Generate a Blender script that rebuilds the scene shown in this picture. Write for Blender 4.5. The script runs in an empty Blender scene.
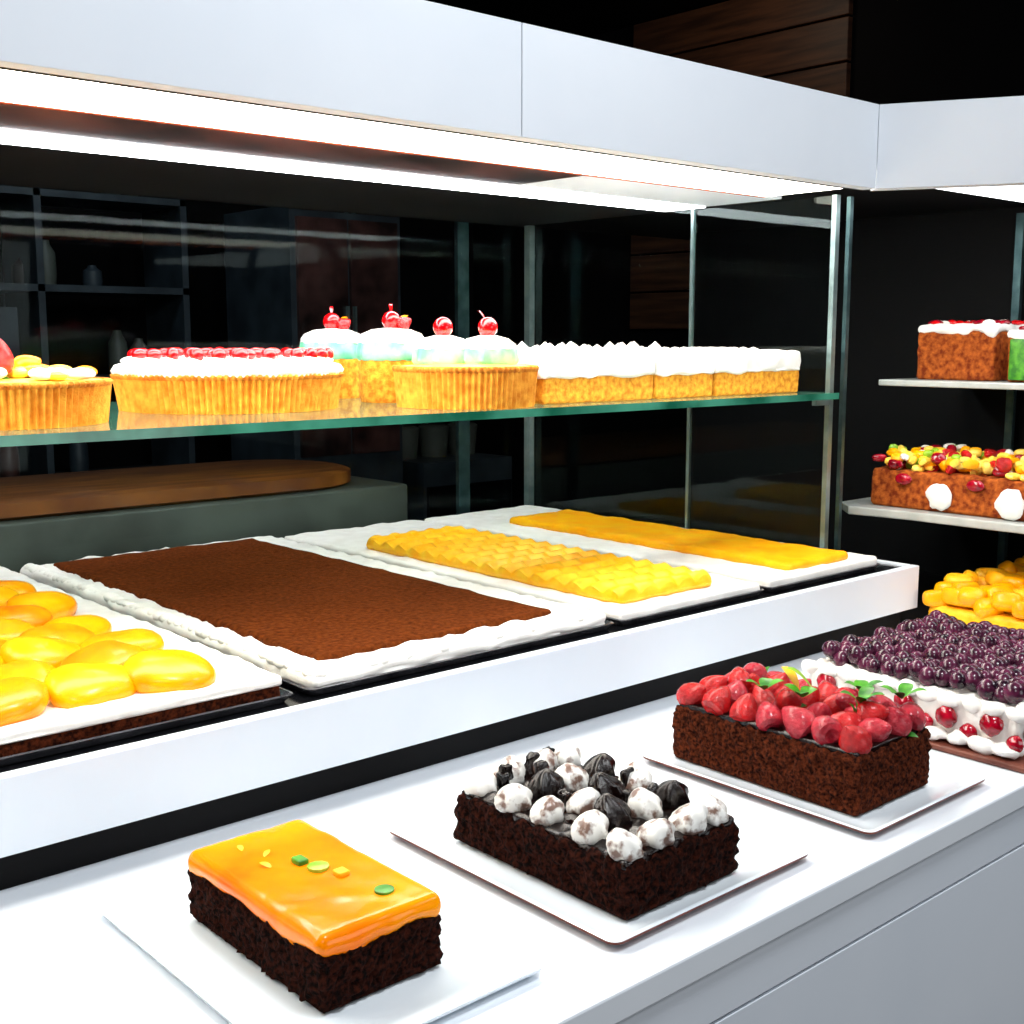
import bpy, bmesh, math, random
from mathutils import Vector, Matrix, noise
random.seed(7)
R = random.uniform
scene = bpy.context.scene
scene.view_settings.view_transform = 'Standard'

# ---------------------------------------------------------------- materials
def srgb(c):
    return tuple(((x/255)/12.92 if x/255 <= .04045 else ((x/255+.055)/1.055)**2.4) for x in c) + (1,)

def mat(name, c1, c2=None, rough=.5, ns=40, bump=0, bs=80, spec=.5, metal=0, sss=0, coat=0, em=0, lo=.35, hi=.65, bd=.004):
    m = bpy.data.materials.new(name); m.use_nodes = True
    nt = m.node_tree; N = nt.nodes; L = nt.links
    p = N['Principled BSDF']
    p.inputs['Roughness'].default_value = rough
    p.inputs['Metallic'].default_value = metal
    p.inputs['Specular IOR Level'].default_value = spec
    p.inputs['Coat Weight'].default_value = coat
    p.inputs['Coat Roughness'].default_value = .08
    tc = N.new('ShaderNodeTexCoord')
    nz = N.new('ShaderNodeTexNoise'); nz.inputs['Scale'].default_value = ns; nz.inputs['Detail'].default_value = 4
    L.new(tc.outputs['Object'], nz.inputs['Vector'])
    cr = N.new('ShaderNodeValToRGB')
    cr.color_ramp.elements[0].position = lo; cr.color_ramp.elements[1].position = hi
    cr.color_ramp.elements[0].color = srgb(c1); cr.color_ramp.elements[1].color = srgb(c2 or c1)
    L.new(nz.outputs['Fac'], cr.inputs['Fac'])
    L.new(cr.outputs['Color'], p.inputs['Base Color'])
    if em:
        L.new(cr.outputs['Color'], p.inputs['Emission Color']); p.inputs['Emission Strength'].default_value = em
    if bump:
        n2 = N.new('ShaderNodeTexNoise'); n2.inputs['Scale'].default_value = bs; n2.inputs['Detail'].default_value = 6
        n2.inputs['Roughness'].default_value = .7
        L.new(tc.outputs['Object'], n2.inputs['Vector'])
        b = N.new('ShaderNodeBump'); b.inputs['Strength'].default_value = bump; b.inputs['Distance'].default_value = bd
        L.new(n2.outputs['Fac'], b.inputs['Height']); L.new(b.outputs['Normal'], p.inputs['Normal'])
    return m

def glassmat(name, tint=(.85, .95, .93, 1), ior=1.45, diff=None, dfac=.0):
    m = bpy.data.materials.new(name); m.use_nodes = True
    nt = m.node_tree; N = nt.nodes; L = nt.links; N.clear()
    o = N.new('ShaderNodeOutputMaterial'); t = N.new('ShaderNodeBsdfTransparent'); g = N.new('ShaderNodeBsdfGlossy')
    f = N.new('ShaderNodeFresnel'); f.inputs['IOR'].default_value = ior
    t.inputs['Color'].default_value = tint; g.inputs['Roughness'].default_value = .02
    g.inputs['Color'].default_value = (.9, 1, .97, 1)
    mx = N.new('ShaderNodeMixShader'); L.new(f.outputs[0], mx.inputs[0]); L.new(t.outputs[0], mx.inputs[1]); L.new(g.outputs[0], mx.inputs[2])
    last = mx
    if dfac:
        d = N.new('ShaderNodeBsdfDiffuse'); d.inputs['Color'].default_value = diff
        m2 = N.new('ShaderNodeMixShader'); m2.inputs[0].default_value = dfac
        L.new(mx.outputs[0], m2.inputs[1]); L.new(d.outputs[0], m2.inputs[2]); last = m2
    L.new(last.outputs[0], o.inputs['Surface'])
    return m

def emis(name, col, s):
    m = bpy.data.materials.new(name); m.use_nodes = True
    N = m.node_tree.nodes; N.clear()
    e = N.new('ShaderNodeEmission'); e.inputs[0].default_value = col; e.inputs[1].default_value = s
    o = N.new('ShaderNodeOutputMaterial'); m.node_tree.links.new(e.outputs[0], o.inputs[0]); return m

def woodmat(name, c1, c2, rough=.5, sc=(1, 1, 14)):
    m = mat(name, c1, c2, rough=rough, ns=2.5, bump=.2, bs=20)
    N = m.node_tree.nodes; L = m.node_tree.links
    tc = [n for n in N if n.type == 'TEX_COORD'][0]
    mp = N.new('ShaderNodeMapping'); mp.inputs['Scale'].default_value = sc
    L.new(tc.outputs['Object'], mp.inputs['Vector'])
    for n in N:
        if n.type == 'TEX_NOISE': L.new(mp.outputs[0], n.inputs['Vector'])
    return m

M = {}
M['white'] = mat('white_laminate', (222, 229, 238), (216, 224, 234), rough=.35, ns=3)
M['counter'] = mat('counter_white', (226, 233, 241), (232, 238, 245), rough=.16, ns=4)
M['header'] = mat('header_white', (208, 214, 222), (202, 209, 218), rough=.5, ns=3)
M['black'] = mat('black_gloss', (8, 9, 12), (14, 15, 18), rough=.15, ns=6)
M['blackm'] = mat('black_matte', (4, 4, 6), (8, 8, 10), rough=.7, ns=6, spec=.2)
M['metal'] = mat('brushed_steel', (128, 152, 152), (160, 182, 182), rough=.3, metal=.8, ns=20)
M['darkmetal'] = mat('dark_steel', (60, 85, 88), (90, 115, 118), rough=.3, metal=.8, ns=20)
M['copper'] = mat('copper_trim', (150, 60, 30), (185, 85, 45), rough=.4, ns=20)
M['soffdark'] = mat('soffit_brown', (30, 18, 18), (96, 62, 58), rough=.3, ns=5, lo=.4, hi=.7)
M['glass'] = glassmat('pane_glass', (.9, .94, .94, 1), 1.2)
M['glassb'] = glassmat('back_pane_glass', (.85, .9, .9, 1), 1.11)
M['shelfglass'] = glassmat('shelf_glass', (.95, .99, .975, 1), 1.38, (.2, .42, .34, 1), .05)
M['shelfedge'] = mat('glass_edge_green', (20, 84, 64), (66, 140, 116), rough=.1, ns=8)
M['light'] = emis('lamp_panel_emission', (1, .93, .82, 1), 16)
M['light2'] = emis('lamp_strip_emission', (.97, .98, 1, 1), 17)
M['light3'] = emis('lamp_return_emission', (.95, .98, 1, 1), 4)
M['choc'] = mat('dark_chocolate_sponge', (12, 3, 2), (70, 28, 15), rough=.9, ns=190, bump=1, bs=240, bd=.008, spec=.08, lo=.38, hi=.70)
M['choc2'] = mat('chocolate_sponge', (36, 12, 5), (112, 50, 25), rough=.9, ns=190, bump=1, bs=230, bd=.008, spec=.08, lo=.36, hi=.68)
M['ganache'] = mat('ganache', (8, 3, 3), (22, 9, 7), rough=.14, ns=40, spec=.45, bump=.4, bs=60)
M['cocoa'] = mat('cocoa_sheet', (72, 30, 8), (122, 60, 24), rough=.95, ns=110, bump=1, bs=200, spec=.04, lo=.25, hi=.75, bd=.006)
M['cream'] = mat('whipped_cream', (250, 249, 244), (240, 238, 232), rough=.45, ns=30, bump=.25, bs=60)
M['creamfleck'] = mat('cream_with_flecks', (120, 92, 80), (238, 237, 232), rough=.3, ns=60, lo=.37, hi=.50)
M['mint'] = mat('mint_cream', (100, 205, 160), (160, 228, 196), rough=.45, ns=30)
M['orangeglaze'] = mat('mango_glaze', (255, 112, 0), (255, 156, 0), rough=.2, ns=6, coat=.15, spec=.2)
M['mango'] = mat('mango_slice', (255, 132, 0), (255, 166, 0), rough=.3, ns=14, bump=.1, bs=40, coat=.15, spec=.25)
M['mango2'] = mat('mango_slice_light', (255, 155, 0), (255, 190, 6), rough=.3, ns=14, bump=.1, bs=40, coat=.15, spec=.25)
M['yellow'] = mat('custard_yellow', (255, 172, 6), (255, 200, 44), rough=.4, ns=30, bump=.2, bs=60, spec=.25)
M['yellow2'] = mat('lemon_glaze', (255, 162, 0), (255, 186, 18), rough=.4, ns=20, spec=.25)
M['crust'] = mat('tart_crust', (216, 130, 28), (240, 170, 60), rough=.65, ns=60, bump=.6, bs=140, spec=.2)
M['crustd'] = mat('tart_crust_baked_rim', (186, 100, 20), (228, 152, 52), rough=.65, ns=60, bump=.6, bs=140, spec=.2)
M['custard'] = mat('custard', (252, 205, 60), (255, 228, 110), rough=.35, ns=30)
M['sponge'] = mat('golden_sponge', (200, 118, 18), (242, 174, 54), rough=.75, ns=90, bump=.7, bs=160, spec=.2)
M['brownsponge'] = mat('ginger_sponge', (120, 42, 8), (196, 102, 36), rough=.8, ns=70, bump=.9, bs=140, spec=.2)
M['cherry'] = mat('cherry_red', (200, 2, 10), (228, 14, 18), rough=.15, ns=20, coat=.5)
M['cherryd'] = mat('dark_cherry', (120, 0, 18), (180, 10, 40), rough=.15, ns=60, coat=.4)
M['straw'] = mat('strawberry', (170, 2, 8), (222, 20, 24), rough=.2, ns=60, bump=.9, bs=150, coat=.3, spec=.4, bd=.006)
M['straw2'] = mat('raspberry_pink', (160, 6, 34), (220, 50, 68), rough=.25, ns=60, bump=.9, bs=150, coat=.3, spec=.4, bd=.006)
M['blue'] = mat('blueberry', (26, 6, 22), (92, 32, 62), rough=.22, ns=50)
M['green'] = mat('leaf_green', (24, 104, 12), (80, 160, 30), rough=.4, ns=60)
M['lime'] = mat('lime_peel', (110, 165, 20), (165, 205, 50), rough=.35, ns=60)
M['plate'] = mat('porcelain', (224, 233, 241), (230, 238, 244), rough=.12, ns=5, coat=.4)
M['platerim'] = mat('plate_rim_brown', (86, 36, 26), (124, 62, 46), rough=.5, ns=30, spec=.2)
M['board'] = mat('cake_board', (96, 44, 30), (130, 70, 50), rough=.5, ns=30)
M['tray'] = mat('white_tray', (225, 226, 228), (238, 240, 242), rough=.3, ns=12)
M['shelfw'] = mat('frosted_shelf', (170, 176, 172), (196, 200, 196), rough=.25, ns=12)
M['traydark'] = mat('tray_dark_rim', (60, 60, 66), (105, 105, 112), rough=.25, ns=14, metal=.6)
M['wood'] = woodmat('wood_panel', (46, 26, 16), (84, 52, 33))
M['woodboard'] = woodmat('wood_board', (110, 54, 14), (160, 92, 30), sc=(2, 14, 2))
M['grey'] = mat('grey_steel_counter', (66, 68, 62), (92, 96, 88), rough=.5, ns=6)
M['kitchen'] = mat('kitchen_steel', (36, 44, 52), (58, 68, 76), rough=.5, ns=6)
M['walld'] = mat('dark_wall', (6, 6, 8), (12, 11, 13), rough=.8, ns=2, spec=.1)
M['floor'] = mat('dark_floor', (34, 30, 28), (52, 47, 44), rough=.4, ns=3)
M['navy'] = mat('strip_lamp', (120, 160, 190), (150, 185, 210), rough=.4, ns=3, em=.6)

# ---------------------------------------------------------------- builder
class B:
    def __init__(s): s.v = []; s.f = []; s.fm = []; s.mats = []; s.T = Matrix.Identity(4)
    def mi(s, k):
        if k not in s.mats: s.mats.append(k)
        return s.mats.index(k)
    def add(s, vs, fs, k):
        o = len(s.v); i = s.mi(k)
        s.v += [tuple(s.T @ Vector(v)) for v in vs]
        s.f += [tuple(a+o for a in f) for f in fs]; s.fm += [i]*len(fs)
    def box(s, x0, x1, y0, y1, z0, z1, k):
        vs = [(x, y, z) for z in (z0, z1) for y in (y0, y1) for x in (x0, x1)]
        s.add(vs, [(0, 2, 3, 1), (4, 5, 7, 6), (0, 1, 5, 4), (2, 6, 7, 3), (0, 4, 6, 2), (1, 3, 7, 5)], k)
    def rbox(s, x0, x1, y0, y1, z0, z1, r, d, k, amp=0, ns=30, drip=0, seg=3, top=None):
        lo = (x0, y0, z0); hi = (x1, y1, z1); cs = []
        for a in range(3):
            rr = min(r, (hi[a]-lo[a])/2*.98)
            L0 = [lo[a]+rr*i/seg for i in range(seg+1)]; H0 = [hi[a]-rr*i/seg for i in range(seg, -1, -1)]
            n = max(1, int((hi[a]-lo[a]-2*rr)/d)); mid = [L0[-1]+(H0[0]-L0[-1])*i/n for i in range(1, n)]
            cs.append(L0+mid+H0)
        key = {}; vs = []; fs = []
        il = [lo[a]+min(r, (hi[a]-lo[a])/2*.98) for a in range(3)]; ih = [hi[a]-min(r, (hi[a]-lo[a])/2*.98) for a in range(3)]
        def V(p):
            kk = tuple(round(c, 6) for c in p)
            if kk in key: return key[kk]
            q = Vector([min(max(p[a], il[a]), ih[a]) for a in range(3)]); dd = Vector(p)-q
            n = dd.normalized() if dd.length > 1e-9 else Vector((0, 0, 1))
            P = q+Vector((n.x*(il[0]-lo[0]), n.y*(il[1]-lo[1]), n.z*(il[2]-lo[2])))
            if amp: P = P+n*amp*(noise.noise(P*ns)+.5*noise.noise(P*ns*2.3))*(1 if n.z > -.5 else 0)
            if drip:
                t = 1-(P.z-z0)/(z1-z0); P.z -= t*drip*max(0, .5+noise.noise(Vector((P.x, P.y, 3))*28)*1.2)
            if top and n.z > .3: P.z += top(P.x, P.y)
            key[kk] = len(vs); vs.append(P); return key[kk]
        for a in range(3):
            b, c = (a+1) % 3, (a+2) % 3
            for w in (lo[a], hi[a]):
                for i in range(len(cs[b])-1):
                    for j in range(len(cs[c])-1):
                        q = []
                        for (ii, jj) in ((i, j), (i+1, j), (i+1, j+1), (i, j+1)):
                            p = [0, 0, 0]; p[a] = w; p[b] = cs[b][ii]; p[c] = cs[c][jj]; q.append(V(p))
                        fs.append(tuple(q))
        s.add(vs, fs, k)
    def lathe(s, c, prof, k, seg=32, fl=0, fa=0, tw=0, cap=True):
        vs = []; fs = []; n = len(prof)
        for i, (r, z) in enumerate(prof):
            for j in range(seg):
                a = 2*math.pi*j/seg
                rr = r*(1+fa*math.cos(fl*(a+tw*i/(n-1)))) if fl else r
                vs.append((c[0]+rr*math.cos(a), c[1]+rr*math.sin(a), c[2]+z))
        for i in range(n-1):
            for j in range(seg):
                fs.append((i*seg+j, i*seg+(j+1) % seg, (i+1)*seg+(j+1) % seg, (i+1)*seg+j))
        if cap: fs += [tuple(range(seg))[::-1], tuple((n-1)*seg+j for j in range(seg))]
        s.add(vs, fs, k)
    def sph(s, c, r, k, seg=12, rings=8, rot=None, amp=0, ns=30, sq=1):
        if not hasattr(r, '__len__'): r = (r, r, r)
        rot = rot or Matrix.Identity(3); vs = []; fs = []
        for i in range(rings+1):
            t = math.pi*i/rings
            for j in range(seg):
                a = 2*math.pi*j/seg
                q = Vector((math.sin(t)*math.cos(a), math.sin(t)*math.sin(a), math.cos(t)))
                if sq != 1: q = Vector([math.copysign(abs(x)**sq, x) for x in q])
                q = Vector((q.x*r[0], q.y*r[1], q.z*r[2]))
                p = rot @ q + Vector(c)
                if amp: p += (rot @ q).normalized()*amp*noise.noise(p*ns)
                vs.append(p)
        for i in range(rings):
            for j in range(seg):
                fs.append((i*seg+j, i*seg+(j+1) % seg, (i+1)*seg+(j+1) % seg, (i+1)*seg+j))
        s.add(vs, fs, k)
    def dollop(s, c, r, h, k, fl=7, tw=1.6, seg=28, fa=.13):
        pr = [(r*.85, 0), (r, h*.12), (r*.98, h*.28), (r*.82, h*.45), (r*.6, h*.62), (r*.38, h*.78), (r*.16, h*.92), (r*.03, h)]
        s.lathe(c, pr, k, seg, fl, fa, tw)
    def scoop(s, c, r, h, k, fl=9, tw=1.0, seg=36, fa=.07, lean=(0, 0)):   # rounded piped rosette
        pr = [(r*.82, 0), (r*.98, h*.12), (r*1.03, h*.3), (r*.98, h*.48), (r*.84, h*.66), (r*.62, h*.81), (r*.38, h*.91), (r*.16, h*.985), (r*.02, h*1.0)]
        n0 = len(s.v); s.lathe(c, pr, k, seg, fl, fa, tw)
        for i in range(n0, len(s.v)):
            v = s.v[i]; t = (v[2]-c[2])/h; s.v[i] = (v[0]+lean[0]*t*t, v[1]+lean[1]*t*t, v[2])
    def berry(s, c, L, w, k, rot, calyx=False):   # strawberry : tapered heart body, optional calyx at the wide end
        vs = []; fs = []; seg = 14; pr = [(0.02, -.42), (.5, -.5), (.88, -.42), (1, -.22), (.9, 0), (.68, .2), (.42, .36), (.2, .46), (.03, .5)]
        for r, z in pr:
            for j in range(seg):
                a = 2*math.pi*j/seg; vs.append(rot @ Vector((r*w*math.cos(a), r*w*math.sin(a), z*L))+Vector(c))
        for i in range(len(pr)-1):
            for j in range(seg): fs.append((i*seg+j, i*seg+(j+1) % seg, (i+1)*seg+(j+1) % seg, (i+1)*seg+j))
        s.add(vs, fs, k)
        if calyx:
            for q in range(6):
                a = q*1.047; ca, sa = math.cos(a), math.sin(a); P = []
                for (rr, ww, z) in ((.05, .12, -.50), (.5, .24, -.57), (.95, .15, -.56), (1.25, .01, -.62)):
                    for sg in (-1, 1):
                        P.append(rot @ Vector(((rr*ca-sg*ww*sa)*w, (rr*sa+sg*ww*ca)*w, z*L))+Vector(c))
                s.add(P, [(0, 1, 3, 2), (2, 3, 5, 4), (4, 5, 7, 6)], 'green')
    def loft(s, cx, cy, loops, k, n=6, rim=None):
        vs = []; fs = []; m = 0
        for hx, hy, r, z in loops:
            L = []
            for q, (sx, sy) in enumerate(((1, 1), (-1, 1), (-1, -1), (1, -1))):
                for i in range(n+1):
                    a = math.pi/2*(q+i/n); L.append((cx+sx*(hx-r)+r*math.cos(a), cy+sy*(hy-r)+r*math.sin(a), z))
            m = len(L); vs += L
        for i in range(len(loops)-1):
            for j in range(m): fs.append((i*m+j, i*m+(j+1) % m, (i+1)*m+(j+1) % m, (i+1)*m+j))
        fs += [tuple(range(m))[::-1], tuple((len(loops)-1)*m+j for j in range(m))]
        s.add(vs, fs, k)
        if rim:
            o = len(s.fm)-len(fs); ki = s.mi(rim[1])
            for i in rim[0]:
                for j in range(m): s.fm[o+i*m+j] = ki
    def prism(s, pts, z0, z1, k):
        n = len(pts); vs = [(x, y, z0) for x, y in pts]+[(x, y, z1) for x, y in pts]
        fs = [tuple(range(n))[::-1], tuple(range(n, 2*n))]+[(i, (i+1) % n, n+(i+1) % n, n+i) for i in range(n)]
        s.add(vs, fs, k)
    def leaf(s, c, L, w, k, az, tilt=.4):
        vs = []; fs = []; n = 6
        for i in range(n+1):
            t = i/n; ww = w*math.sin(math.pi*t)**.8+.0004; x = L*t; z = tilt*L*math.sin(t*1.8)
            for sg in (-1, 0, 1):
                y = sg*ww; zz = z-(0 if sg == 0 else -.15*ww)
                vs.append((c[0]+x*math.cos(az)-y*math.sin(az), c[1]+x*math.sin(az)+y*math.cos(az), c[2]+zz))
        for i in range(n):
            for j in range(2): fs.append((i*3+j, i*3+j+1, i*3+j+4, i*3+j+3))
        s.add(vs, fs, k)
    def done(s, name, smooth=True, parent=None, ang=40, bevel=0):
        xs = [v[0] for v in s.v]; ys = [v[1] for v in s.v]; zs = [v[2] for v in s.v]
        o = Vector(((min(xs)+max(xs))/2, (min(ys)+max(ys))/2, min(zs)))
        me = bpy.data.meshes.new(name); me.from_pydata([tuple(Vector(v)-o) for v in s.v], [], s.f)
        for k in s.mats: me.materials.append(M[k])
        for p, i in zip(me.polygons, s.fm): p.material_index = i
        bm = bmesh.new(); bm.from_mesh(me); bmesh.ops.recalc_face_normals(bm, faces=bm.faces); bm.to_mesh(me); bm.free()
        if smooth:
            for p in me.polygons: p.use_smooth = True
            me.set_sharp_from_angle(angle=math.radians(ang))
        ob = bpy.data.objects.new(name, me); scene.collection.objects.link(ob); ob.location = o
        if bevel:
            bv = ob.modifiers.new('bevel', 'BEVEL'); bv.width = bevel; bv.segments = 2; bv.limit_method = 'ANGLE'
        if parent: ob.parent = parent
        return ob

def empty(name, loc=(0, 0, 0)):
    e = bpy.data.objects.new(name, None); scene.collection.objects.link(e); e.empty_display_size = .1; return e
def bx(name, x0, x1, y0, y1, z0, z1, k, parent=None, bevel=0):
    b = B(); b.box(x0, x1, y0, y1, z0, z1, k); return b.done(name, False, parent, bevel=bevel)
def rrot(): return Matrix.Rotation(R(0, 6.3), 3, 'Z') @ Matrix.Rotation(R(0, 6.3), 3, 'X')

# ---------------------------------------------------------------- room
bx('floor', -3, 5, -3, 6, -.05, 0, 'floor')
bx('ceiling', -3, 5, -3, 6, 3.2, 3.25, 'walld')
bx('wall_back', -3, 5, 6, 6.1, 0, 3.2, 'walld')
bx('wall_right', 5, 5.1, -3, 6, 0, 3.2, 'walld')
bx('wall_left', -3.1, -3, -3, 6, 0, 3.2, 'walld')
bx('wall_front', -3, 5, -3.1, -3, 0, 3.2, 'walld')
b = B()
for i in range(8): b.box(4.96, 4.995, 3.3, 4.62, 1.6+.2*i, 1.79+.2*i, 'wood')
b.done('wood_wall_panel', False, bevel=.004)

# ---------------------------------------------------------------- counter
cnt = empty('display_counter')
bx('countertop', -.9, 3.3, .785, 1.445, .865, .9, 'counter', cnt, .003)
bx('countertop_rear', -.9, 3.3, 1.446, 3.0, .865, .899, 'blackm', cnt)
bx('front_panel_upper', -.9, 3.3, .79, .82, .803, .864, 'white', cnt, .001)
bx('front_panel_lower', -.9, 3.3, .79, .82, .06, .799, 'white', cnt, .001)
bx('carcass', -.88, 3.28, .822, 2.98, .04, .864, 'blackm', cnt)
bx('kick', -.85, 3.25, .86, 2.95, 0, .06, 'blackm', cnt)

# ---------------------------------------------------------------- case
case = empty('refrigerated_display_case')
bx('plinth', -.85, 2.44, 1.43, 2.66, .9, .985, 'blackm', case)
bx('fascia_panel', -.9, 2.46, 1.40, 1.42, .952, 1.048, 'white', case, .002)
bx('base_deck', -.88, 2.44, 1.421, 2.68, .986, 1.044, 'black', case, .003)
bx('fascia_end', 2.441, 2.46, 1.421, 2.0, .952, 1.048, 'white', case, .002)
hz0, hz1 = 1.848, 2.012
bx('header_left', -.9, 1.262, 1.40, 1.43, hz0, hz1, 'header', case, .001)
bx('header_right', 1.264, 2.222, 1.40, 1.43, hz0, hz1, 'header', case, .001)
ux, uy = .485, -.875
b = B(); t = 1.6
b.prism([(2.223, 1.40), (2.224+ux*t, 1.40+uy*t), (2.254+ux*t, 1.417+uy*t), (2.25, 1.43)], hz0, hz1, 'header')
b.done('header_return', False, case, bevel=.001)
b = B(); b.prism([(-.9, 1.431), (2.25, 1.431), (2.254+ux*t, 1.418+uy*t), (3.3, .02), (3.3, 2.8), (-.9, 2.8)], 1.885, 2.0, 'blackm')
b.done('roof', False, case)
bx('dark_gap_strip', -.9, 2.22, 1.431, 1.452, 1.850, 1.884, 'blackm', case)  # black strip standing in for the dark gap behind the header
bx('copper_trim_strip', -.9, 2.22, 1.453, 1.464, 1.855, 1.884, 'copper', case)
bx('lamp_panel_front', -.88, 2.3, 1.465, 1.73, 1.866, 1.884, 'light', case)
bx('copper_trim_inner', -.88, 2.3, 1.731, 1.744, 1.865, 1.884, 'copper', case)
bx('soffit_glass', -.88, 1.75, 1.745, 1.965, 1.868, 1.884, 'soffdark', case)
bx('soffit_white_end', 1.751, 2.38, 1.745, 1.965, 1.868, 1.884, 'white', case)
bx('lamp_strip_rear', -.88, 2.38, 1.97, 2.10, 1.866, 1.884, 'light2', case)
bx('soffit_rear', -.88, 2.44, 2.105, 2.68, 1.868, 1.884, 'blackm', case)
bx('lamp_panel_return', 2.4, 2.85, .3, 1.40, 1.866, 1.884, 'light3', case)
bx('corner_post_front', 2.385, 2.400, 1.60, 1.612, 1.044, 1.866, 'metal', case)
bx('corner_post_outer', 2.44, 2.452, 1.60, 1.61, 1.044, 1.866, 'darkmetal', case)
bx('corner_post_rear', 2.375, 2.395, 2.60, 2.622, 1.044, 1.866, 'metal', case)
bx('pane_joint', 2.39, 2.4, 2.015, 2.023, 1.044, 1.866, 'metal', case)
bx('glass_end', 2.393, 2.399, 1.616, 2.014, 1.044, 1.866, 'glass', case)
bx('glass_end_rear', 2.393, 2.399, 2.024, 2.60, 1.044, 1.866, 'glass', case)
bx('glass_back', -.88, 2.37, 2.650, 2.656, 1.044, 1.866, 'glassb', case)
bx('rear_door_frame', 2.16, 2.20, 2.658, 2.672, 1.044, 1.866, 'darkmetal', case)
# upper glass shelf
b = B(); x0, x1, y0, y1, z0, z1 = -.88, 2.355, 1.555, 2.25, 1.416, 1.43
b.box(x0, x1, y0, y1, z0, z1, 'shelfglass'); e = b.mi('shelfedge')
for i in (2, 3, 4, 5): b.fm[i] = e
b.done('glass_shelf', False, case)
for i, (x, y) in enumerate(((2.345, 1.6), (2.345, 2.2))):
    bx('shelf_bracket_%d' % (i+1), x-.01, x+.045, y, y+.012, 1.40, 1.4155, 'metal', case)
# return-side shelves and glass
bx('return_back_panel', 3.1, 3.12, -.1, 2.6, .9, 1.884, 'blackm', case)
b = B(); b.box(2.68, 3.09, .3, 1.66, 1.435, 1.45, 'shelfw'); b.done('return_shelf_upper', False, case, bevel=.003)
b = B(); b.prism([(2.56, .3), (2.56, 1.5), (2.54, 1.64), (2.60, 1.70), (3.09, 1.70), (3.09, .3)], 1.13, 1.15, 'shelfw'); b.done('return_shelf_lower', False, case, bevel=.003)
bx('return_post', 3.06, 3.075, 1.5, 1.52, .9, 1.864, 'darkmetal', case)
bx('return_post_b', 3.06, 3.075, .4, .42, .9, 1.864, 'metal', case)

# ---------------------------------------------------------------- back room things
b = B(); b.rbox(-.9, 2.2, 2.95, 3.5, .9, 1.115, .01, .3, 'grey')
b.box(-.85, 2.1, 3.0, 3.45, 0, .899, 'blackm'); b.done('rear_work_counter')
b = B(); b.loft(1.05, 3.23, [(1.04, .25, .24, 1.116), (1.07, .27, .26, 1.125), (1.07, .27, .26, 1.158), (1.05, .255, .24, 1.165)], 'woodboard', 14); b.done('wooden_serving_board')
# dim kitchen objects, added to suggest blurry reflections at the back glass
b = B()
for z in (.9, 1.35, 1.75, 2.15): b.box(.6, 2.7, 5.3, 5.7, z, z+.03, 'kitchen')
for x in (.6, 1.3, 2.0, 2.67): b.box(x, x+.03, 5.3, 5.7, 0, 2.2, 'kitchen')
for i in range(18):
    x = .75+i*.105; z = random.choice((.93, 1.38, 1.78)); h = R(.08, .24)
    b.lathe((x, 5.5, z), [(.04, 0), (.045, h*.3), (.042, h*.8), (.02, h), (.018, h*1.1)], random.choice(['kitchen', 'grey', 'soffdark']), 14)
b.box(1.45, 1.9, 5.28, 5.7, 1.38, 1.68, 'kitchen'); b.box(1.49, 1.78, 5.27, 5.28, 1.42, 1.64, 'black')
b.done('storage_rack', ang=40)
b = B(); b.box(1.35, 1.72, 5.2, 5.24, 1.94, 1.975, 'navy'); b.box(1.3, 1.77, 5.2, 5.3, 1.976, 2.03, 'kitchen'); b.done('strip_lamp', False)
b = B(); b.box(3.0, 3.62, 4.9, 5.5, 0, 2.15, 'kitchen'); b.box(3.03, 3.3, 4.88, 4.9, 1.0, 2.1, 'soffdark'); b.box(3.32, 3.59, 4.88, 4.9, 1.0, 2.1, 'soffdark')
b.box(3.285, 3.295, 4.86, 4.88, 1.3, 1.7, 'metal'); b.box(3.325, 3.335, 4.86, 4.88, 1.3, 1.7, 'metal'); b.done('kitchen_cabinet', False)
b = B(); b.box(3.75, 4.35, 4.9, 5.5, .0, .92, 'kitchen'); b.box(3.77, 4.33, 4.88, 4.9, .2, .8, 'black')
for x in (3.85, 4.05, 4.25): b.lathe((x, 5.2, .92), [(.07, 0), (.08, .12), (.085, .16), (.07, .17)], 'grey', 18)
b.done('kitchen_stove', ang=30)

# ---------------------------------------------------------------- plates
def plate(x0, x1, y0, y1, z, rim=None):
    b = B(); cx, cy = (x0+x1)/2, (y0+y1)/2; hx, hy = (x1-x0)/2, (y1-y0)/2
    b.loft(cx, cy, [(hx-.03, hy-.03, .01, z), (hx-.012, hy-.012, .012, z+.003), (hx-.001, hy-.001, .014, z+.008), (hx, hy, .014, z+.0115), (hx-.002, hy-.002, .014, z+.013),
                  (hx-.008, hy-.008, .012, z+.011), (hx-.028, hy-.028, .01, z+.006), (hx-.05, hy-.05, .008, z+.0055)], 'plate', rim=rim)
    return b.done('serving_plate', ang=60)
CZ = .9005
plate(.513, .81, .855, 1.295, CZ)
plate(.89, 1.25, .838, 1.255, CZ, ((1, 2), 'platerim'))
plate(1.352, 1.665, .820, 1.228, CZ, ((1, 2), 'platerim'))
PZ = CZ+.006

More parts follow.
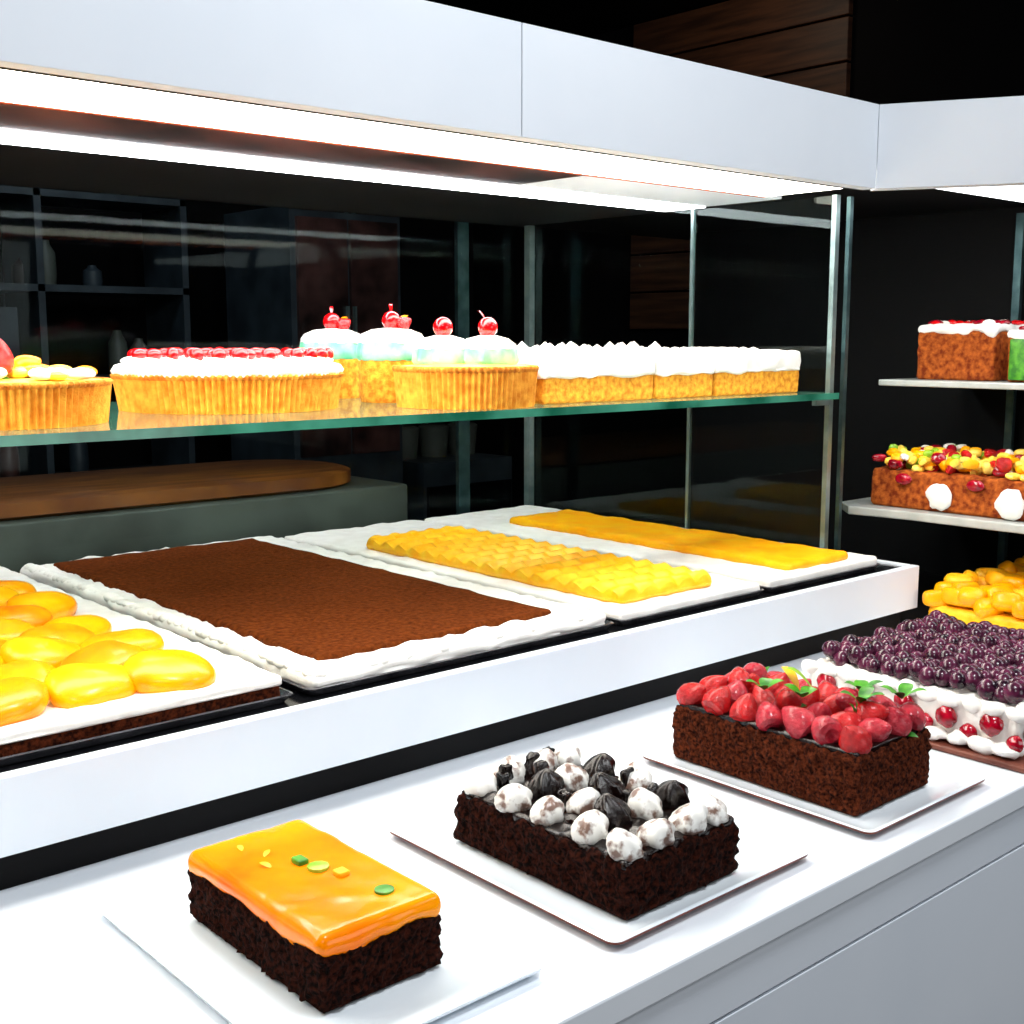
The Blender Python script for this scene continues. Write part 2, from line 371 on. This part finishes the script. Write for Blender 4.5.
# mango glazed chocolate cake
b = B()
b.rbox(.586, .734, .933, 1.205, PZ, PZ+.062, .008, .004, 'choc', amp=.006, ns=120)
b.rbox(.584, .735, .931, 1.207, PZ+.058, PZ+.081, .0115, .005, 'orangeglaze', amp=.001, ns=30, drip=.008, seg=5)
zt = PZ+.081
b.lathe((.69, .975, zt), [(.0105, 0), (.0105, .0025), (.008, .003)], 'green', 16)
b.lathe((.668, 1.065, zt), [(.012, 0), (.012, .004), (.009, .005)], 'lime', 10)
b.rbox(.655, .668, 1.082, 1.10, zt-.001, zt+.006, .002, .01, 'green')
b.rbox(.672, .686, 1.03, 1.045, zt-.001, zt+.005, .002, .01, 'yellow')
b.leaf((.632, 1.10, zt), .016, .004, 'yellow', 2.0, .2); b.leaf((.64, 1.13, zt), .014, .003, 'yellow', .6, .2); b.leaf((.63, 1.16, zt), .012, .003, 'yellow', 1.4, .2)
b.done('mango_chocolate_cake')

# chocolate cream cake
b = B(); x0, x1, y0, y1 = .940, 1.140, .868, 1.172
b.rbox(x0, x1, y0, y1, PZ, PZ+.066, .010, .004, 'choc', amp=.007, ns=85)
b.rbox(x0+.006, x1-.006, y0+.006, y1-.006, PZ+.058, PZ+.070, .005, .005, 'ganache', amp=.005, ns=60)
zt = PZ+.066
dark = {(1, 1), (2, 2), (1, 3), (3, 1), (3, 3)}
for i in range(5):
    for j in range(4):
        x = x0+.024+j*(x1-x0-.048)/3+R(-.004, .004); y = y0+.026+i*(y1-y0-.052)/4+R(-.005, .005)
        ln = (R(-.012, .012), R(-.012, .012))
        if (j, i) not in dark:
            b.scoop((x, y, zt), R(.0195, .023), R(.031, .037), 'creamfleck' if random.random() < .85 else 'cream', fl=6, fa=.10, tw=1.1, lean=ln)
        else: b.scoop((x, y, zt), R(.020, .022), R(.032, .042), 'ganache', fl=6, fa=.18, lean=ln)
for i in range(12):
    x = R(x0+.05, x1-.02); y = R(y0+.06, y1-.02)
    b.rbox(x-.008, x+.008, y-.006, y+.006, zt-.002, zt+R(.018, .038), .004, .006, 'ganache', amp=.008, ns=70)
b.done('chocolate_cream_cake')

# strawberry chocolate cake
b = B(); x0, x1, y0, y1 = 1.393, 1.583, .868, 1.196
b.rbox(x0, x1, y0, y1, PZ, PZ+.084, .008, .004, 'choc2', amp=.006, ns=100)
b.rbox(x0+.006, x1-.006, y0+.006, y1-.006, PZ+.078, PZ+.09, .005, .01, 'ganache', amp=.002)
zt = PZ+.084
for i in range(7):
    for j in range(4):
        x = x0+.022+j*(x1-x0-.044)/3+R(-.005, .005); y = y0+.022+i*(y1-y0-.044)/6+R(-.005, .005)
        k = random.choice(['straw', 'straw', 'straw2'])
        rot = Matrix.Rotation(R(0, 6.3), 3, 'Z') @ Matrix.Rotation(R(.5, 1.5), 3, 'X')
        b.berry((x, y, zt+.018+R(0, .006)), R(.044, .054), R(.019, .024), k, rot, calyx=(j > 0 and random.random() < .3))
for i in range(5):
    b.berry((x0+.07+R(-.02, .06), y0+.04+i*.06, zt+.034), .044, .020, random.choice(['straw', 'straw2']), Matrix.Rotation(R(0, 6.3), 3, 'Z') @ Matrix.Rotation(R(.6, 1.4), 3, 'X'), calyx=i < 3)
for (x, y) in ((1.45, 1.0), (1.49, .93), (1.55, .90), (1.54, .96), (1.44, 1.06)):
    for a in range(4): b.leaf((x, y, zt+.045), R(.022, .036), .010, 'green', a*1.6+R(0, 1), .5)
b.leaf((1.48, 1.0, zt+.048), .046, .011, 'lime', 2.2, .7); b.leaf((1.47, 1.02, zt+.048), .038, .009, 'yellow', 1.4, .7)
b.done('strawberry_chocolate_cake')

# blueberry cake
b = B(); x0, x1, y0, y1 = 1.775, 2.2, .825, 1.22
b.rbox(x0-.03, x1+.02, y0-.02, y1+.02, CZ, CZ+.010, .004, .1, 'board')
b.rbox(x0, x1, y0, y1, CZ+.0105, CZ+.085, .015, .01, 'cream', amp=.008, ns=45)
zt = CZ+.085
for i in range(16):
    for j in range(15):
        x = x0+.030+i*(x1-x0-.055)/15; y = y0+.03+j*(y1-y0-.055)/14
        b.sph((x+R(-.006, .006), y+R(-.006, .006), zt+.008+R(0, .016)), R(.0135, .018), 'blue', 12, 8)
for i in range(11):
    y = y0+.01+i*(y1-y0-.02)/10
    b.sph((x0+.002, y, zt-.006), (R(.012, .017), R(.016, .022), .012), 'cream', 14, 9, amp=.005, ns=50)
    if i % 2: b.sph((x0-.006, y, CZ+.056+R(-.006, .006)), (.012, .0185, .018), 'cherryd', 14, 9, amp=.003, ns=120)
    else: b.sph((x0-.004, y, CZ+.034), (.010, .014, .014), 'cherryd', 12, 8, amp=.003, ns=120)
for i in range(10):
    y = y0+.02+i*(y1-y0-.04)/9; b.sph((x0-.008, y, CZ+.022), (.016, R(.018, .024), R(.010, .015)), 'cream', 14, 9, amp=.007, ns=60)
for i in range(10):
    x = x0+.02+i*(x1-x0-.04)/9
    b.sph((x, y0+.006, zt-.002), (.02, .016, .013), 'cream', 14, 9, amp=.005)
    b.sph((x, y0-.004, CZ+.05), (.016, .010, .016), 'cherryd', 12, 8)
b.done('blueberry_cream_cake')

# mango chunk cake behind
b = B(); x0, x1, y0, y1 = 2.45, 2.95, 1.02, 1.375
b.rbox(x0-.004, x1+.02, y0-.03, y1+.005, CZ, CZ+.012, .005, .1, 'plate')
b.rbox(x0, x1, y0, y1, CZ+.0125, CZ+.065, .015, .02, 'yellow', amp=.004)
for i in range(11):
    for j in range(9):
        rot = Matrix.Rotation(R(0, 6.3), 3, 'Z') @ Matrix.Rotation(R(-.7, .7), 3, 'X')
        b.sph((x0+.018+i*(x1-x0-.04)/10, y0+.018+j*(y1-y0-.036)/8, CZ+.075+R(0, .030)), (R(.024, .034), R(.017, .024), .019), random.choice(['mango2', 'yellow']), 14, 10, rot, sq=.62)
b.done('mango_chunk_cake')

# ---------------------------------------------------------------- deck trays
DZ = 1.0445
def tray(name, x0, x1, y0, y1):
    b = B(); cx, cy, hx, hy = (x0+x1)/2, (y0+y1)/2, (x1-x0)/2, (y1-y0)/2
    b.loft(cx, cy, [(hx-.01, hy-.01, .01, DZ), (hx, hy, .014, DZ+.012), (hx-.004, hy-.004, .012, DZ+.013), (hx-.014, hy-.014, .01, DZ+.004), (hx-.03, hy-.03, .01, DZ+.004)], 'traydark')
    return b
# peach sheet cake
b = tray('t', -.3, .875, 1.44, 2.60)
b.rbox(-.28, .858, 1.455, 2.585, DZ+.005, DZ+.026, .006, .05, 'choc2', amp=.002)
b.rbox(-.285, .862, 1.45, 2.585, DZ+.024, DZ+.040, .007, .02, 'cream', amp=.005, ns=20)
yy = 1.53; row = 0
while yy < 2.52:
    xx = .735-(row % 2)*.055
    while xx > -.25:
        az = R(-.6, .6)
        rot = Matrix.Rotation(az, 3, 'Z') @ Matrix.Rotation(R(.1, .3), 3, 'X') @ Matrix.Rotation(R(-.15, .15), 3, 'Y')
        b.sph((xx+R(-.012, .012), yy+R(-.012, .012), DZ+.046+R(0, .012)), (R(.056, .064), R(.044, .050), .024), random.choice(['mango', 'mango2', 'mango2']), 22, 14, rot, amp=.008, ns=18, sq=.85)
        xx -= .116
    yy += .084; row += 1
b.done('peach_sheet_cake')
# cocoa sheet cake
b = tray('t', .895, 1.525, 1.44, 2.60)
b.rbox(.905, 1.515, 1.45, 2.59, DZ+.005, DZ+.03, .012, .015, 'cream', amp=.007, ns=28)
for i in range(26):
    b.sph((.925+i*.0228, 1.466, DZ+.026), (.018, .013, .009), 'cream', 10, 7, amp=.004)
for i in range(44):
    b.sph((.92, 1.47+i*.0255, DZ+.027), (.013, .019, .009), 'cream', 10, 7, amp=.004)
b.rbox(.955, 1.435, 1.51, 2.54, DZ+.02, DZ+.038, .008, .03, 'cocoa', amp=.0025, ns=30)
b.done('cocoa_sheet_cake')
# ridged mango sheet cake : flat sheet scored in shallow scalloped rows
b = tray('t', 1.54, 1.955, 1.44, 2.60)
b.rbox(1.545, 1.95, 1.45, 2.59, DZ+.005, DZ+.026, .008, .02, 'cream', amp=.004, ns=25)
def ridg(x, y):
    v = (y-1.49)/.05+.35*abs(math.sin((x-1.59)*math.pi/.052)); u = v % 1.0
    w = abs(math.sin((x-1.59)*math.pi/.052))
    return .009*math.sin(math.pi*min(1, u*1.15)**1.6)+.004*w**.6
b.rbox(1.585, 1.855, 1.49, 2.30, DZ+.022, DZ+.046, .016, .0045, 'yellow', top=ridg)
b.done('ridged_mango_sheet_cake')
# lemon sheet cake
b = tray('t', 1.97, 2.375, 1.44, 2.595)
b.rbox(1.975, 2.37, 1.45, 2.585, DZ+.005, DZ+.028, .008, .02, 'cream', amp=.003, ns=25)
b.rbox(2.08, 2.30, 1.475, 2.36, DZ+.022, DZ+.044, .012, .02, 'yellow2', amp=.005, ns=18)
b.done('lemon_sheet_cake')

# ---------------------------------------------------------------- shelf tarts
SZ = 1.4305
def tartbase(b, x, y, r, h, k='crust', fill='custard'):
    n = int(r*2*math.pi/.0105)
    b.lathe((x, y, SZ), [(r*.94, 0), (r*.95, h*.2), (r*.97, h*.6), (r*.985, h*.86)], k, n*6, n, .020)
    b.lathe((x, y, SZ), [(r*.975, h*.84), (r*1.0, h*.88), (r*1.008, h*.95), (r*.99, h), (r*.95, h), (r*.93, h*.85)], 'crustd', n*6, n, .014)
    b.lathe((x, y, SZ+h*.8), [(r*.935, 0), (r*.93, h*.18), (r*.6, h*.24), (.001, h*.25)], fill, 48)
# berry tart at left
b = B(); tx, ty, r = .605, 1.775, .153; tartbase(b, tx, ty, r, .062)
for i in range(60):
    a = R(0, 6.3); q = r*.88*math.sqrt(R(0, 1)); b.sph((tx+q*math.cos(a), ty+q*math.sin(a), SZ+.068+R(0, .007)), (.022, .015, .008), random.choice(['mango2', 'custard', 'custard', 'cream', 'cream']), 10, 7, Matrix.Rotation(R(0, 6), 3, 'Z') @ Matrix.Rotation(R(-.4, .4), 3, 'X'))
b.scoop((tx-.04, ty-.02, SZ+.068), .04, .03, 'cream')
b.berry((tx-.020, ty-.06, SZ+.098), .050, .025, 'straw', Matrix.Rotation(.4, 3, 'X'), calyx=True)
b.berry((tx-.06, ty-.01, SZ+.105), .048, .023, 'straw', Matrix.Rotation(1.0, 3, 'X'))
b.berry((tx+.045, ty+.0, SZ+.082), .04, .017, 'mango', Matrix.Rotation(1.2, 3, 'Y'))
b.done('fruit_tart')
# cherry cream tart
b = B(); tx, ty, r = 1.04, 1.905, .192; tartbase(b, tx, ty, r, .062)
b.lathe((tx, ty, SZ+.058), [(r*.99, 0), (r*1.01, .008), (r*.98, .017), (r*.85, .024), (r*.5, .028), (.001, .029)], 'cream', 80, 22, .012)
for q, n in ((.84, 24), (.6, 17), (.36, 10), (.12, 4)):
    for i in range(n):
        a = 2*math.pi*i/n+q*3+R(-.06, .06); c = (tx+q*r*math.cos(a), ty+q*r*math.sin(a), SZ+.078)
        b.scoop(c, .016, .012, 'cream', fl=6); b.sph((c[0]+.006, c[1]+R(-.006, .006), SZ+.093), (R(.010, .015), R(.010, .014), R(.009, .012)), 'cherry', 12, 8)
b.done('cherry_cream_tart')
# small mint cream cakes
def petit(x, y):
    b = B(); r = .062
    b.lathe((x, y, SZ), [(r*.95, 0), (r, .01), (r, .07), (r*.97, .080), (.001, .081)], 'sponge', 40)
    b.lathe((x, y, SZ+.078), [(r*.98, 0), (r*1.06, .006), (r*1.06, .018), (r*1.0, .034)], 'mint', 60, 12, .03)
    b.lathe((x, y, SZ+.110), [(r*1.0, 0), (r*.99, .009), (r*.9, .018), (r*.6, .026), (r*.2, .029), (.001, .030)], 'cream', 60, 10, .05, .6)
    b.sph((x, y, SZ+.153), .018, 'cherry', 16, 10); b.berry((x+.020, y-.014, SZ+.148), .036, .015, 'straw', Matrix.Rotation(1.1, 3, 'Y'))
    b.leaf((x, y, SZ+.168), .018, .003, 'cherry', 1, .9); b.leaf((x+.01, y-.01, SZ+.142), .03, .007, 'mango', .3, .7)
    b.done('cherry_topped_cream_cake')
petit(1.387, 2.112); petit(1.381, 1.90)
# tart with two cream domes
b = B(); tx, ty, r = 1.39, 1.69, .128; tartbase(b, tx, ty, r, .072)
for dx, dy in ((-.03, .026), (.03, -.026)):
    c = (tx+dx, ty+dy, 0)
    b.lathe((c[0], c[1], SZ+.074), [(.050, 0), (.054, .006), (.051, .028)], 'mint', 48, 10, .04)
    b.lathe((c[0], c[1], SZ+.101), [(.050, 0), (.048, .008), (.036, .018), (.014, .024), (.001, .025)], 'cream', 48, 9, .05, .6)
    b.sph((c[0], c[1], SZ+.139), .018, 'cherry', 16, 10)
b.leaf((tx+.03, ty-.02, SZ+.152), .018, .003, 'cherry', 2, .9)
b.done('double_cherry_tart')
# cream slab cakes
for x0, x1 in ((1.525, 1.824), (1.832, 2.008), (2.018, 2.31)):
    b = B(); y0, y1 = 1.63, 1.90
    b.rbox(x0, x1, y0, y1, SZ, SZ+.052, .006, .01, 'sponge', amp=.0015, ns=60)
    b.rbox(x0-.003, x1+.003, y0-.004, y1, SZ+.048, SZ+.092, .008, .012, 'cream', amp=.005, ns=30, drip=.006)
    n = max(3, int((x1-x0)/.032))
    for i in range(n):
        for j in range(5):
            b.dollop((x0+.016+i*(x1-x0-.03)/(n-1)+R(-.005, .005), y0+.12+j*.032, SZ+.090), .015, R(.008, .024) if x0 < 1.9 else .010, 'cream', fl=6)
    b.done('cream_slab_cake')

# ---------------------------------------------------------------- return shelf cakes
def cube_cake(x0, x1, y0, y1, z, h, name, green=False):
    b = B(); b.rbox(x0, x1, y0, y1, z, z+h, .008, .01, 'brownsponge', amp=.003, ns=50)
    b.rbox(x0-.002, x1+.002, y0-.002, y1+.002, z+h-.006, z+h+.010, .008, .012, 'cream', amp=.005, drip=.016)
    if green: b.rbox(x0-.012, x0-.0005, y0+.18, y1-.01, z+.005, z+h-.01, .004, .02, 'green')
    for i in range(34): b.sph((R(x0+.01, x1-.01), R(y0+.01, y1-.01), z+h+.014), (R(.01, .018), R(.01, .018), R(.006, .009)), random.choice(['straw', 'cherry', 'cherryd', 'cream']), 10, 6)
    b.done(name)
cube_cake(2.75, 2.95, 1.40, 1.60, 1.4505, .122, 'berry_topped_cake')
cube_cake(2.72, 2.93, 1.12, 1.355, 1.4505, .108, 'berry_topped_cake', True)
b = B(); x0, x1, y0, y1, z = 2.60, 2.86, .95, 1.62, 1.1505
b.rbox(x0, x1, y0, y1, z, z+.090, .01, .012, 'brownsponge', amp=.005, ns=45)
for i in range(420):
    k = random.choice(['yellow', 'mango2', 'custard', 'straw', 'cherryd', 'lime', 'custard', 'cream', 'custard'])
    b.sph((R(x0+.004, x1-.004), R(y0+.004, y1-.004), z+.094+R(0, .036)), (R(.012, .021), R(.009, .015), R(.007, .011)), k, 9, 6, rrot(), sq=.75)
for y in (1.435, 1.265, 1.09): b.sph((x0-.006, y, z+.036), (.012, R(.030, .036), R(.032, .037)), 'cream', 18, 12, amp=.008, ns=50)
for y in (1.53, 1.35, 1.18): b.sph((x0-.004, y, z+.07), (.010, .022, .014), 'cherryd', 12, 8)
b.done('fruit_loaf_cake')

# ---------------------------------------------------------------- lights
def area(name, loc, target, size, power, col=(1, 1, 1), sy=None):
    l = bpy.data.lights.new(name, 'AREA'); l.energy = power; l.size = size; l.color = col
    if sy: l.shape = 'RECTANGLE'; l.size_y = sy
    o = bpy.data.objects.new(name, l); scene.collection.objects.link(o); o.location = loc
    o.rotation_euler = (Vector(target)-Vector(loc)).to_track_quat('-Z', 'Y').to_euler()
area('ceiling_light_counter', (1.0, .35, 3.1), (1.2, 1.0, .9), .45, 36, (.95, .98, 1))
area('front_key_light', (-.8, -1.0, 3.0), (1.4, 1.4, 1.0), .6, 19, (.97, .98, 1))  # key light added on the camera side so the cake fronts are lit
area('ceiling_light_side', (3.0, -.6, 3.0), (1.8, 1.1, 1.0), .5, 18, (.95, .98, 1))
area('low_front_fill', (2.0, -2.4, 1.5), (1.6, .8, .7), 1.6, 26, (.96, .98, 1))  # soft area light added low in front to brighten counter panel and cakes
area('wood_panel_light', (4.3, 3.6, 3.1), (5, 3.9, 2.3), .3, 1.5, (1, .8, .6))
area('kitchen_fill', (1.8, 4.2, 3.1), (2.0, 5.5, 1.4), .4, 8, (.8, .9, 1))  # small unseen area light added so the dim kitchen shows
w = bpy.data.worlds.new('World'); scene.world = w; w.use_nodes = True
w.node_tree.nodes['Background'].inputs[0].default_value = (.5, .6, .7, 1); w.node_tree.nodes['Background'].inputs[1].default_value = .03

# ---------------------------------------------------------------- camera
cam = bpy.data.cameras.new('camera'); co = bpy.data.objects.new('camera', cam); scene.collection.objects.link(co)
cam.sensor_width = 36; cam.lens = 36*1220/1024; cam.clip_start = .02
co.location = (0, 0, 1.55); co.rotation_euler = (math.radians(90-8.1), 0, math.radians(-41.6))
scene.camera = co
